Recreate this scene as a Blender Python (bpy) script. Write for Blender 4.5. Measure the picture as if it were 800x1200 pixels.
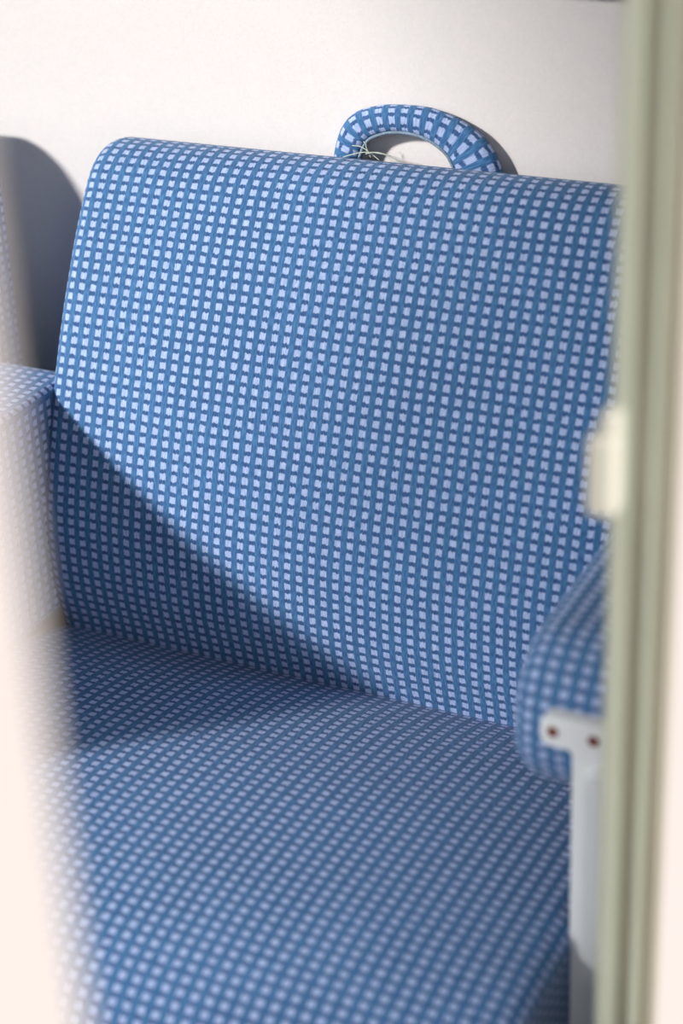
import bpy, bmesh, math, random
from mathutils import Vector, Matrix

# ---------------------------------------------------------------- units
# Layout is measured in pattern pitches (u); 1 u = 11 mm.  The carriage floor is z = 0.
U = 0.011
FLOOR = -118.0
def W(x, y, z):
    return Vector((x * U, y * U, (z - FLOOR) * U))

for o in list(bpy.data.objects):
    bpy.data.objects.remove(o)
SC = bpy.context.scene
COL = SC.collection

# ---------------------------------------------------------------- camera
cam = bpy.data.cameras.new('camera')
cam.sensor_width = 36.0
cam.lens = 2345.0 / 1200.0 * 36.0
cam.clip_start = 0.02
co = bpy.data.objects.new('camera', cam)
COL.objects.link(co)
yaw, pitch, roll = (math.radians(a) for a in (27.0, 27.5, -2.4))
fw = Vector((-math.sin(yaw) * math.cos(pitch), math.cos(yaw) * math.cos(pitch), -math.sin(pitch)))
r0 = Vector((math.cos(yaw), math.sin(yaw), 0.0))
u0 = r0.cross(fw)
rt = math.cos(roll) * r0 + math.sin(roll) * u0
up = -math.sin(roll) * r0 + math.cos(roll) * u0
M = Matrix.Identity(4)
for i in range(3):
    M[i][0], M[i][1], M[i][2] = rt[i], up[i], -fw[i]
M.translation = W(0, 0, 0)
co.matrix_world = M
cam.dof.use_dof = True
cam.dof.focus_distance = 149.0 * U
cam.dof.aperture_fstop = 2.8
SC.camera = co

# ---------------------------------------------------------------- light
SC.view_settings.view_transform = 'Standard'
SC.view_settings.look = 'None'
SC.view_settings.gamma = 1.0
SC.view_settings.use_curve_mapping = False
SC.view_settings.exposure = 0.10

world = bpy.data.worlds.new('overcast_sky')
SC.world = world
world.use_nodes = True
wt = world.node_tree
bg = wt.nodes['Background']
tco = wt.nodes.new('ShaderNodeTexCoord')
sxyz = wt.nodes.new('ShaderNodeSeparateXYZ')
wt.links.new(tco.outputs['Generated'], sxyz.inputs[0])
hor = wt.nodes.new('ShaderNodeMapRange')
hor.inputs[1].default_value, hor.inputs[2].default_value = -0.06, 0.03
wt.links.new(sxyz.outputs[2], hor.inputs[0])
mx = wt.nodes.new('ShaderNodeMix'); mx.data_type = 'RGBA'
mx.inputs[6].default_value = (0.36, 0.33, 0.31, 1)      # pale platform below the horizon
mx.inputs[7].default_value = (0.95, 0.97, 1.0, 1)       # hazy white sky
wt.links.new(hor.outputs[0], mx.inputs[0])
wt.links.new(mx.outputs[2], bg.inputs['Color'])
bg.inputs['Strength'].default_value = 2.6

# hazy low sun, coming in through the windows on the far side of the carriage
sun = bpy.data.lights.new('sun', 'SUN')
sun.energy = 4.6
sun.angle = 0.095
sun.color = (1.0, 0.98, 0.96)
so = bpy.data.objects.new('sun', sun)
COL.objects.link(so)
so.rotation_euler = Vector((0.64, 0.705, -0.44)).to_track_quat('-Z', 'Y').to_euler()

def portal(name, center, size_x, size_y, direction):
    l = bpy.data.lights.new(name, 'AREA')
    l.shape = 'RECTANGLE'; l.size = size_x; l.size_y = size_y
    l.cycles.is_portal = True
    o = bpy.data.objects.new(name, l)
    COL.objects.link(o)
    o.location = W(*center)
    o.rotation_euler = Vector(direction).to_track_quat('-Z', 'Z').to_euler()
    return o

# ---------------------------------------------------------------- materials
class NT:
    def __init__(s, name):
        s.m = bpy.data.materials.new(name)
        s.m.use_nodes = True
        s.t = s.m.node_tree
        s.b = s.t.nodes['Principled BSDF']
    def n(s, kind, **kw):
        x = s.t.nodes.new(kind)
        for k, v in kw.items():
            setattr(x, k, v)
        return x
    def set(s, sock, v):
        if hasattr(v, 'is_output'):
            s.t.links.new(v, sock)
        else:
            sock.default_value = v
    def math(s, op, a, b=0.0, c=0.0, clamp=False):
        x = s.n('ShaderNodeMath', operation=op, use_clamp=clamp)
        s.set(x.inputs[0], a); s.set(x.inputs[1], b); s.set(x.inputs[2], c)
        return x.outputs[0]
    def ss(s, v, a, b):
        x = s.n('ShaderNodeMapRange', interpolation_type='SMOOTHSTEP')
        s.set(x.inputs[0], v); s.set(x.inputs[1], a); s.set(x.inputs[2], b)
        return x.outputs[0]
    def mix(s, f, a, b):
        x = s.n('ShaderNodeMix', data_type='RGBA')
        s.set(x.inputs[0], f); s.set(x.inputs[6], a); s.set(x.inputs[7], b)
        return x.outputs[2]
    def vec(s, x, y, z=0.0):
        c = s.n('ShaderNodeCombineXYZ')
        s.set(c.inputs[0], x); s.set(c.inputs[1], y); s.set(c.inputs[2], z)
        return c.outputs[0]
    def noise(s, v, scale, detail=2.0):
        x = s.n('ShaderNodeTexNoise')
        s.set(x.inputs['Vector'], v); x.inputs['Scale'].default_value = scale
        x.inputs['Detail'].default_value = detail
        return x.outputs[0]
    def bump(s, h, strength, dist):
        x = s.n('ShaderNodeBump')
        x.inputs['Strength'].default_value = strength
        x.inputs['Distance'].default_value = dist
        s.set(x.inputs['Height'], h)
        s.t.links.new(x.outputs[0], s.b.inputs['Normal'])

def fabric():
    k = NT('blue_dotted_moquette')
    uv = k.n('ShaderNodeUVMap', uv_map='UVMap').outputs[0]
    sep = k.n('ShaderNodeSeparateXYZ'); k.t.links.new(uv, sep.inputs[0])
    u, v = sep.outputs[0], sep.outputs[1]
    # slight wander of the weave
    wob = k.noise(uv, 0.35, 1.0)
    u1 = k.math('MULTIPLY_ADD', k.math('SUBTRACT', wob, 0.5), 0.09, u)
    thr = k.noise(k.vec(k.math('MULTIPLY', u, 7.0), k.math('MULTIPLY', v, 1.1)), 1.0, 1.0)
    v1 = k.math('MULTIPLY_ADD', k.math('SUBTRACT', thr, 0.5), 0.36, v)
    u2 = k.math('MULTIPLY_ADD', k.math('SUBTRACT', k.noise(uv, 2.3, 1.0), 0.5), 0.08, u1)
    du = k.math('ABSOLUTE', k.math('SUBTRACT', k.math('FRACT', u2), 0.5))
    dv = k.math('ABSOLUTE', k.math('SUBTRACT', k.math('FRACT', v1), 0.5))
    inu = k.ss(du, 0.305, 0.195)
    inv = k.ss(dv, 0.365, 0.24)
    dot = k.math('MULTIPLY', inu, inv)
    yarn = k.ss(k.noise(k.vec(k.math('MULTIPLY', u, 9.0), k.math('MULTIPLY', v, 1.4)), 1.0, 2.0), 0.32, 0.68)
    big = k.noise(uv, 0.12, 3.0)
    stripe = k.mix(yarn, (0.040, 0.125, 0.285, 1), (0.080, 0.215, 0.42, 1))
    stripe = k.mix(k.math('MULTIPLY', k.ss(big, 0.40, 0.66), 0.35), stripe, (0.035, 0.10, 0.23, 1))
    gap = k.mix(yarn, (0.038, 0.085, 0.215, 1), (0.056, 0.130, 0.30, 1))
    dots = k.mix(yarn, (0.31, 0.415, 0.66, 1), (0.445, 0.55, 0.82, 1))
    base = k.mix(inu, stripe, gap)
    k.set(k.b.inputs['Base Color'], k.mix(dot, base, dots))
    k.b.inputs['Roughness'].default_value = 0.95
    k.b.inputs['Specular IOR Level'].default_value = 0.12
    k.b.inputs['Sheen Weight'].default_value = 0.12
    k.b.inputs['Sheen Roughness'].default_value = 0.5
    h = k.math('ADD', k.math('MULTIPLY', k.math('SUBTRACT', 1.0, inu), 0.7), k.math('MULTIPLY', yarn, 0.5))
    h = k.math('ADD', h, k.math('MULTIPLY', dot, 0.55))
    k.bump(h, 0.45, 0.0012)
    return k.m

def plain(name, col, rough=0.5, metal=0.0, var=0.06, scale=40.0, bump=0.0, bscale=300.0, bdist=0.001, spec=0.5):
    k = NT(name)
    tc = k.n('ShaderNodeTexCoord').outputs['Object']
    n = k.noise(tc, scale, 3.0)
    a = tuple(max(0, c * (1 - var)) for c in col) + (1,)
    b = tuple(min(1, c * (1 + var)) for c in col) + (1,)
    k.set(k.b.inputs['Base Color'], k.mix(n, a, b))
    k.b.inputs['Roughness'].default_value = rough
    k.b.inputs['Metallic'].default_value = metal
    k.b.inputs['Specular IOR Level'].default_value = spec
    if bump:
        k.bump(k.noise(tc, bscale, 2.0), bump, bdist)
    return k.m

def wall_material():
    k = NT('grained_cream_laminate')
    tc = k.n('ShaderNodeTexCoord').outputs['Object']
    fine = k.noise(tc, 420.0, 3.0)
    soft = k.noise(tc, 60.0, 2.0)
    c = k.mix(fine, (0.70, 0.65, 0.63, 1), (0.78, 0.75, 0.72, 1))
    c = k.mix(k.math('MULTIPLY', k.ss(soft, 0.45, 0.75), 0.25), c, (0.80, 0.72, 0.70, 1))
    k.set(k.b.inputs['Base Color'], c)
    k.b.inputs['Roughness'].default_value = 0.6
    k.b.inputs['Specular IOR Level'].default_value = 0.3
    k.bump(fine, 0.35, 0.0008)
    return k.m

M_FAB = fabric()
M_WALL = wall_material()
M_BODY = plain('white_train_body_paint', (0.55, 0.485, 0.45), 0.45, var=0.02, scale=8)
M_LINING = plain('cream_lining', (0.42, 0.39, 0.37), 0.6, var=0.03)
M_FLOOR = plain('grey_floor_vinyl', (0.13, 0.12, 0.12), 0.7, var=0.15, scale=60)
M_CEIL = plain('white_ceiling_panel', (0.50, 0.49, 0.48), 0.6, var=0.03)
M_FRAME = plain('olive_grey_window_metal', (0.38, 0.345, 0.26), 0.5, 0.15, var=0.06, scale=14)
M_FRAME_L = plain('pale_green_window_metal', (0.47, 0.48, 0.375), 0.5, 0.0, var=0.05, scale=14)
M_LATCH = plain('cream_plastic', (0.70, 0.66, 0.54), 0.5, var=0.04)
M_BRACKET = plain('white_enamelled_metal', (0.84, 0.87, 0.88), 0.35, var=0.03)
M_SCREW = plain('rusty_screw_metal', (0.22, 0.055, 0.04), 0.5, 0.3, var=0.25, scale=300)
M_TRIM = plain('grey_trim_metal', (0.42, 0.41, 0.38), 0.5, 0.2)
M_THREAD = plain('pale_frayed_yarn', (0.50, 0.55, 0.48), 0.9, var=0.1)
M_PIPE = plain('worn_teal_edging', (0.20, 0.28, 0.36), 0.95, var=0.9, scale=700)
M_BASE = plain('dark_seat_base_panel', (0.10, 0.10, 0.11), 0.6)
M_RUBBER = plain('dark_rubber_seal', (0.05, 0.05, 0.05), 0.7)

# ---------------------------------------------------------------- mesh helpers
def link(name, me, mat, parent=None):
    o = bpy.data.objects.new(name, me)
    COL.objects.link(o)
    if mat is not None and not me.materials:
        me.materials.append(mat)
    if parent is not None:
        o.parent = parent
        o.matrix_parent_inverse = Matrix.Translation(-parent.location)
    return o

def empty(name, x, y, z, label=None, cat=None, group=None):
    o = bpy.data.objects.new(name, None)
    COL.objects.link(o)
    o.location = W(x, y, z)
    o.empty_display_size = 0.05
    if label: o['label'] = label
    if cat: o['category'] = cat
    if group: o['group'] = group
    return o

def smooth(me):
    for p in me.polygons:
        p.use_smooth = True

def boxes(name, lst, mat, parent=None, bevel=0.0, seg=2, origin=None):
    bm = bmesh.new()
    for (x0, x1, y0, y1, z0, z1) in lst:
        vs = [bm.verts.new(W(x, y, z)) for x in (x0, x1) for y in (y0, y1) for z in (z0, z1)]
        for f in ((0, 1, 3, 2), (4, 6, 7, 5), (0, 4, 5, 1), (2, 3, 7, 6), (0, 2, 6, 4), (1, 5, 7, 3)):
            bm.faces.new([vs[i] for i in f])
    bmesh.ops.recalc_face_normals(bm, faces=bm.faces)
    if bevel:
        bmesh.ops.bevel(bm, geom=list(bm.edges), offset=bevel * U, segments=seg, profile=0.5, affect='EDGES')
    me = bpy.data.meshes.new(name)
    bm.to_mesh(me); bm.free()
    return link(name, me, mat, parent)

def resample(pts, step):
    """Even arc-length samples of a closed polyline (y, z); first point kept."""
    P = pts + [pts[0]]
    L = [0.0]
    for a, b in zip(P, P[1:]):
        L.append(L[-1] + math.hypot(b[0] - a[0], b[1] - a[1]))
    n = int(round(L[-1] / step))
    out = []
    j = 0
    for i in range(n):
        s = L[-1] * i / n
        while L[j + 1] < s:
            j += 1
        t = (s - L[j]) / max(1e-9, L[j + 1] - L[j])
        out.append((P[j][0] + (P[j + 1][0] - P[j][0]) * t, P[j][1] + (P[j + 1][1] - P[j][1]) * t, s))
    return out, L[-1]

def catmull(ctrl, per=10):
    n = len(ctrl)
    out = []
    for i in range(n):
        p0, p1, p2, p3 = (ctrl[(i + k - 1) % n] for k in range(4))
        for s in range(per):
            t = s / per
            out.append(tuple(0.5 * (2 * b + (c - a) * t + (2 * a - 5 * b + 4 * c - d) * t * t + (3 * b - a - 3 * c + d) * t ** 3)
                             for a, b, c, d in zip(p0, p1, p2, p3)))
    return out

PITCH_V = 0.834
def padded(name, prof, x0, x1, r, mat, parent, step=0.8, vstart=0.0, warp=None, r_end=None, nx=12, uoff=0.0, mats=None):
    """Upholstered block: closed (y, z) profile carried along x, ends rolled over with radius r."""
    S, total = resample(prof, step)
    n = len(S)
    area = sum(S[i][0] * S[(i + 1) % n][1] - S[(i + 1) % n][0] * S[i][1] for i in range(n))
    sg = 1.0 if area > 0 else -1.0
    nor = []
    for i in range(n):
        a, b = S[(i - 2) % n], S[(i + 2) % n]
        ty, tz = b[0] - a[0], b[1] - a[1]
        l = math.hypot(ty, tz) or 1.0
        nor.append((sg * tz / l, -sg * ty / l))
    st = []
    K = 6
    for k in range(K + 1):
        a = math.pi / 2 * (1 - k / K)
        st.append((x0 + r - r * math.sin(a), r * (1 - math.cos(a)), x0 + r - r * a))
    for k in range(1, nx):
        x = x0 + r + (x1 - x0 - 2 * r) * k / nx
        st.append((x, 0.0, x))
    for k in range(K + 1):
        a = math.pi / 2 * k / K
        st.append((x1 - r + r * math.sin(a), r * (1 - math.cos(a)), x1 - r + r * a))
    bm = bmesh.new()
    uvl = bm.loops.layers.uv.new('UVMap')
    grid = []
    for (x, off, uu) in st:
        row = []
        for i in range(n):
            y, z = S[i][0] - nor[i][0] * off, S[i][1] - nor[i][1] * off
            if warp:
                y, z = warp(x, y, z)
            row.append(bm.verts.new(W(x, y, z)))
        grid.append(row)
    for a in range(len(st) - 1):
        for i in range(n):
            j = (i + 1) % n
            f = bm.faces.new((grid[a][i], grid[a][j], grid[a + 1][j], grid[a + 1][i]))
            f.smooth = True
            vi = (S[i][2] - vstart) / PITCH_V
            vj = (S[j][2] - vstart) / PITCH_V if j else (total - vstart) / PITCH_V
            for lp, (q, w) in zip(f.loops, ((st[a][2], vi), (st[a][2], vj), (st[a + 1][2], vj), (st[a + 1][2], vi))):
                lp[uvl].uv = (q + uoff, w)
    for row, flip in ((grid[0], True), (grid[-1], False)):
        f = bm.faces.new(list(reversed(row)) if flip else row)
        for lp in f.loops:
            c = lp.vert.co
            lp[uvl].uv = (c.y / U, (c.z / U) / PITCH_V)
    bmesh.ops.recalc_face_normals(bm, faces=bm.faces)
    me = bpy.data.meshes.new(name)
    bm.to_mesh(me); bm.free()
    return link(name, me, mat, parent)

def tube(name, path, radii, mat, parent, frame=None, seg=14, uvs=True):
    """path: list of (x,y,z); radii: list of (in-plane, across) radii; across = y axis."""
    bm = bmesh.new()
    uvl = bm.loops.layers.uv.new('UVMap')
    rings = []
    L = 0.0
    Ls = []
    for i, p in enumerate(path):
        a = Vector(path[max(0, i - 1)]); b = Vector(path[min(len(path) - 1, i + 1)])
        t = (b - a).normalized()
        across = Vector(frame) if frame else Vector((0, 1, 0))
        inpl = t.cross(across).normalized()
        across = inpl.cross(t).normalized()
        if i:
            L += (Vector(p) - Vector(path[i - 1])).length
        Ls.append(L)
        ring = []
        for k in range(seg):
            an = 2 * math.pi * k / seg
            c, s = math.cos(an), math.sin(an)
            c = math.copysign(abs(c) ** 0.8, c); s = math.copysign(abs(s) ** 0.8, s)
            q = Vector(p) + inpl * (radii[i][0] * c) + across * (radii[i][1] * s)
            ring.append(bm.verts.new(W(*q)))
        rings.append(ring)
    per = 2 * math.pi * max(0.2, sum(max(r) for r in radii) / len(radii)) * 0.86
    for i in range(len(path) - 1):
        for k in range(seg):
            j = (k + 1) % seg
            f = bm.faces.new((rings[i][k], rings[i][j], rings[i + 1][j], rings[i + 1][k]))
            f.smooth = True
            k1 = k + 1
            for lp, (a, b) in zip(f.loops, ((k, i), (k1, i), (k1, i + 1), (k, i + 1))):
                lp[uvl].uv = (Ls[b], a / seg * per / PITCH_V)
    bm.faces.new(list(reversed(rings[0]))); bm.faces.new(rings[-1])
    bmesh.ops.recalc_face_normals(bm, faces=bm.faces)
    me = bpy.data.meshes.new(name)
    bm.to_mesh(me); bm.free()
    return link(name, me, mat, parent)

def structure(o):
    o['kind'] = 'structure'
    return o

# ---------------------------------------------------------------- the carriage shell
WALL_Y = 133.0
structure(boxes('wall_back', [(-262, -25.6, WALL_Y, WALL_Y + 4, FLOOR, 125)], M_WALL))
structure(boxes('floor', [(-262, -25, -200, WALL_Y, FLOOR - 4, FLOOR)], M_FLOOR))
structure(boxes('ceiling', [(-262, -25, -200, WALL_Y, 125, 129)], M_CEIL))
# near side wall, pierced by the window the photograph looks through
OX0, OX1 = -25.6, -23.1          # inner and outer skin
WY0, WY1, WZ0, WZ1 = 30.42, 78.0, -75.0, 12.0
structure(boxes('wall_right', [
    (OX0, OX1, -200, WY0, FLOOR, 125), (OX0, OX1, WY1 + 1.4, WALL_Y + 4, FLOOR, 125),
    (OX0, OX1, WY0, WY1 + 1.4, FLOOR, WZ0), (OX0, OX1, WY0, WY1 + 1.4, WZ1, 125)], M_BODY))
# far side wall with its row of windows
LZ0, LZ1 = -50, 118
lw = [(-266, -262, -204, WALL_Y + 4, FLOOR, LZ0), (-266, -262, -204, WALL_Y + 4, LZ1, 125)]
for y0, y1 in ((-204, -156), (-30, WALL_Y + 4)):
    lw.append((-266, -262, y0, y1, LZ0, LZ1))
lw.append((-266, -262, -134, -113, 64, LZ1))      # unseen panel, added to keep the sun off the backrest's right side
structure(boxes('wall_left', lw, M_LINING))
structure(boxes('wall_front', [(-262, -25.6, -204, -200, FLOOR, 125)], M_LINING))
structure(boxes('trim_1', [(-262, -27, 130.6, WALL_Y, -32.2, -29.2)], M_TRIM, bevel=0.5))

portal('window_portal_near', (OX0 - 0.5, (WY0 + WY1) / 2, (WZ0 + WZ1) / 2), (WY1 - WY0) * U, (WZ1 - WZ0) * U, (-1, 0, 0))
for a, b in ((-156, -30),):
    portal('window_portal_far', (-261, (a + b) / 2, (LZ0 + LZ1) / 2), (b - a) * U, (LZ1 - LZ0) * U, (1, 0, 0))

# ---------------------------------------------------------------- near window: grooved jamb, sill, head and latch
win = empty('window_1', -24.5, 55, WZ0)
win['kind'] = 'structure'
def jamb(name, prof, z0, z1, mat, parent):
    bm = bmesh.new()
    a = [bm.verts.new(W(x, y, z0)) for x, y in prof]
    b = [bm.verts.new(W(x, y, z1)) for x, y in prof]
    n = len(prof)
    for i in range(n):
        bm.faces.new((a[i], a[(i + 1) % n], b[(i + 1) % n], b[i]))
    bm.faces.new(a); bm.faces.new(b)
    bmesh.ops.recalc_face_normals(bm, faces=bm.faces)
    bmesh.ops.bevel(bm, geom=[e for e in bm.edges if abs(e.verts[0].co.z - e.verts[1].co.z) > 0.1], offset=0.10 * U, segments=2, affect='EDGES')
    me = bpy.data.meshes.new(name)
    bm.to_mesh(me); bm.free()
    return link(name, me, mat, parent)
YB = WY1 + 1.6
jamb('inner_lip', [(-25.98, YB), (-25.98, 77.9), (-25.15, 77.9), (-25.05, 78.5), (-25.05, YB)], WZ0, WZ1, M_FRAME_L, win)
jamb('sash_channel', [(-25.05, YB), (-25.05, 78.75), (-24.2, 78.75), (-24.2, YB)], WZ0, WZ1, M_FRAME, win)
jamb('guide_rib', [(-24.2, YB), (-24.2, 77.95), (-23.85, 77.95), (-23.85, YB)], WZ0, WZ1, M_FRAME_L, win)
jamb('outer_channel', [(-23.85, YB), (-23.85, 78.45), (-23.05, 78.3), (-23.05, YB)], WZ0, WZ1, M_FRAME, win)
boxes('sill', [(OX0 - 0.6, OX1 + 0.5, WY0, WY1 + 1.4, WZ0 - 1.2, WZ0)], M_FRAME, win, bevel=0.2)
boxes('head', [(OX0 - 0.2, OX1 + 0.2, WY0, WY1 + 1.4, WZ1, WZ1 + 1.5)], M_FRAME, win, bevel=0.2)
lt = boxes('latch', [(-26.75, -25.25, 76.6, 78.6, -42.6, -38.6)], M_LATCH, win, bevel=0.38, seg=3)
boxes('latch_thumb', [(-26.3, -25.3, 77.0, 78.5, -38.8, -37.5)], M_LATCH, lt, bevel=0.35, seg=3)

# ---------------------------------------------------------------- the seats
# outline of the backrest in (y, z), counted from the crease upward over the top and down the back
BACK = [(116.6, -86.0), (115.2, -84.0), (114.5, -81.0), (113.9, -78.0), (113.8, -75.0), (114.0, -72.0), (114.7, -69.0),
        (115.6, -66.0), (116.7, -63.0), (117.9, -60.0), (119.2, -57.0), (120.7, -54.0), (122.3, -51.0), (124.0, -48.0),
        (125.3, -46.2), (127.0, -45.1), (129.0, -44.9), (130.8, -45.6), (131.6, -47.2), (131.8, -52.0), (131.8, -60.0),
        (131.8, -70.0), (131.6, -80.0), (130.6, -85.0), (127.0, -87.0), (121.0, -87.2)]
CUSH = [(117.0, -83.2), (114.0, -81.9), (111.0, -80.9), (107.0, -79.9), (103.0, -79.2), (98.0, -78.5), (92.0, -78.1), (86.0, -78.0),
        (82.0, -78.4), (79.0, -79.2), (76.5, -80.6), (74.8, -82.8), (74.2, -86.0), (74.8, -89.5), (77.5, -91.0), (86.0, -91.4),
        (98.0, -91.4), (110.0, -91.4), (118.0, -91.0), (119.4, -88.5), (119.0, -85.5)]
X0, X1 = -84.9, -36.4

def rounded_yz(y0, y1, z0, z1, rf_top, rf_bot, rb):
    pts = []
    def arc(cy, cz, r, a0, a1, n=10):
        for i in range(n + 1):
            a = math.radians(a0 + (a1 - a0) * i / n)
            pts.append((cy + r * math.cos(a), cz + r * math.sin(a)))
    arc(y1 - rb, z1 - rb, rb, 0, 90)
    arc(y0 + rf_top, z1 - rf_top, rf_top, 90, 180)
    arc(y0 + rf_bot, z0 + rf_bot, rf_bot, 180, 270)
    arc(y1 - rb, z0 + rb, rb, 270, 360)
    return pts

def top_rise(x, y, z):
    # the padding stands a little prouder along the window-side top edge
    t = max(0.0, min(1.0, (z + 52.0) / 8.0))
    s = (x - X0) / (X1 - X0)
    return y, z + t * (0.75 * s - 0.95)

GROUP_SEAT = None
def seat(label):
    root = empty('train_seat', -60, 100, FLOOR, label, 'seat')
    padded('backrest', catmull(BACK, 6), X0, X1, 1.7, M_FAB, root, step=0.7, warp=top_rise, nx=16, uoff=0.30)
    padded('seat_cushion', catmull(CUSH, 6), X0 + 0.2, -31.7, 1.6, M_FAB, root, step=0.8, nx=14, uoff=0.1)
    boxes('seat_base', [(X0 + 2, -34.5, 80, 128, FLOOR, -90.5)], M_BASE, root, bevel=0.4)
    return root

right = seat('blue dotted moquette seat with a fabric grab loop above its backrest')
left = empty('train_seat', -121, 100, FLOOR, 'neighbouring blue dotted seat whose pale edge shows at far left beyond the dark gap', 'seat')
DX = -60.6
for ch in list(right.children):
    c = ch.copy()
    COL.objects.link(c)
    c.parent = left
    c.matrix_parent_inverse = Matrix.Translation(-left.location)
    c.location = (DX * U, 0, -1.0 * U) if c.data.name == 'backrest' else ((DX - 4.2) * U, 0, 0)
bs = [c for c in left.children]

# armrests
padded('armrest', rounded_yz(91.0, 121.0, -70.6, -60.4, 4.8, 4.6, 2.0), -36.3, -28.6, 1.9, M_FAB, right, step=0.6, nx=6, uoff=0.45)
padded('armrest', rounded_yz(78.0, 121.0, -81.2, -62.3, 3.0, 2.0, 1.5), -96.4, -84.5, 0.5, M_FAB, right, step=0.8, nx=5, uoff=0.2)

# white enamelled bracket and leg that carries the window-side armrest
def plate_mesh(name, pts, y0, y1, mat, parent, bevel=0.18):
    bm = bmesh.new()
    a = [bm.verts.new(W(x, y0, z)) for x, z in pts]
    f = bm.faces.new(a)
    r = bmesh.ops.extrude_face_region(bm, geom=[f])
    bmesh.ops.translate(bm, verts=[v for v in r['geom'] if isinstance(v, bmesh.types.BMVert)], vec=Vector((0, (y1 - y0) * U, 0)))
    bmesh.ops.recalc_face_normals(bm, faces=bm.faces)
    ed = [e for e in bm.edges if abs(e.verts[0].co.y - e.verts[1].co.y) < 1e-5 and e.verts[0].co.y < (y0 + 0.01) * U]
    bmesh.ops.bevel(bm, geom=ed, offset=bevel * U, segments=2, affect='EDGES')
    me = bpy.data.meshes.new(name)
    bm.to_mesh(me); bm.free()
    return link(name, me, mat, parent)
def arc2(cx, cz, r, a0, a1, n=5):
    return [(cx + r * math.cos(math.radians(a0 + (a1 - a0) * i / n)), cz + r * math.sin(math.radians(a0 + (a1 - a0) * i / n))) for i in range(n + 1)]
outline = (arc2(-33.2, -64.0, 0.6, 90, 180) + arc2(-33.2, -64.8, 0.6, 180, 270) + [(-32.1, -65.4), (-31.85, -65.7), (-31.8, -82.9), (-31.8, -91.0), (-28.6, -91.0), (-28.6, -64.0)]
           + arc2(-29.2, -64.0, 0.6, 0, 90))
br = plate_mesh('armrest_bracket', outline, 90.1, 91.2, M_BRACKET, right)
br['label'] = 'white enamelled armrest bracket and leg'
plate_mesh('raised_web', [(-31.0, -66.6), (-31.0, -81.4), (-30.2, -81.4), (-30.2, -91.0), (-28.9, -91.0), (-28.9, -66.0), (-30.4, -66.0)], 89.2, 90.2, M_BRACKET, br, 0.3)
def screw(x, z):
    bm = bmesh.new()
    seg = 20
    prof = [(0.0, -0.04), (0.10, -0.04), (0.20, -0.10), (0.30, -0.10), (0.36, 0.0), (0.36, 0.2)]
    rings = []
    for rr, dy in prof:
        if rr == 0:
            rings.append([bm.verts.new(W(x, 90.1 + dy, z))])
        else:
            rings.append([bm.verts.new(W(x + rr * math.cos(2 * math.pi * k / seg), 90.1 + dy, z + rr * math.sin(2 * math.pi * k / seg))) for k in range(seg)])
    for k in range(seg):
        bm.faces.new((rings[0][0], rings[1][k], rings[1][(k + 1) % seg]))
    for a, b in zip(rings[1:], rings[2:]):
        for k in range(seg):
            bm.faces.new((a[k], b[k], b[(k + 1) % seg], a[(k + 1) % seg]))
    bmesh.ops.recalc_face_normals(bm, faces=bm.faces)
    me = bpy.data.meshes.new('screw')
    bm.to_mesh(me); bm.free()
    s = link('screw', me, M_SCREW, br)
    return s
screw(-33.0, -64.3)
screw(-30.55, -64.3)

# grab loop above the backrest
HY = 132.1
def arch(pts, per=8):
    n = len(pts)
    out = []
    for i in range(n - 1):
        p0, p1, p2, p3 = pts[max(0, i - 1)], pts[i], pts[i + 1], pts[min(n - 1, i + 2)]
        for s in range(per):
            t = s / per
            out.append(tuple(0.5 * (2 * b + (c - a) * t + (2 * a - 5 * b + 4 * c - d) * t * t + (3 * b - a - 3 * c + d) * t ** 3)
                             for a, b, c, d in zip(p0, p1, p2, p3)))
    out.append(tuple(pts[-1]))
    return out
hp = arch([(-65.6, -48.0, 1.1), (-65.4, -46.0, 1.1), (-64.5, -44.1, 1.15), (-62.8, -43.2, 1.05), (-60.7, -42.9, 1.0), (-58.5, -43.1, 1.15),
           (-56.5, -44.0, 1.4), (-55.3, -45.2, 1.7), (-54.6, -46.8, 1.85), (-54.3, -48.6, 1.85)])
hd = tube('grab_handle', [(x, HY, z) for x, z, w in hp], [(w, 0.75) for x, z, w in hp], M_FAB, right, seg=18)
inner = []
for i, (x, z, w) in enumerate(hp):
    a = hp[max(0, i - 1)]; b = hp[min(len(hp) - 1, i + 1)]
    tx, tz = b[0] - a[0], b[1] - a[1]
    l = math.hypot(tx, tz)
    inner.append((x + tz / l * w * 0.97, HY - 0.35, z - tx / l * w * 0.97))
tube('piping', inner, [(0.14, 0.14)] * len(inner), M_PIPE, hd, seg=8)
rng = random.Random(4)
for k, (p, q) in enumerate((((-65.3, -46.0), (-61.6, -45.6)), ((-64.6, -45.0), (-62.2, -46.0)), ((-63.6, -44.6), (-63.0, -45.8)), ((-63.4, -45.4), (-60.2, -45.9)))):
    pts = []
    for i in range(4):
        t = i / 3
        pts.append((p[0] + (q[0] - p[0]) * t + rng.uniform(-.15, .15), p[1] + (q[1] - p[1]) * t + 0.35 * math.sin(t * 3.14) + rng.uniform(-.06, .06), 0))
    pp = arch(pts, 5)
    tube('loose_thread', [(x, HY - 1.0 - 0.15 * k, z) for x, z, _ in pp], [(0.04, 0.04)] * len(pp), M_THREAD, hd, seg=5)
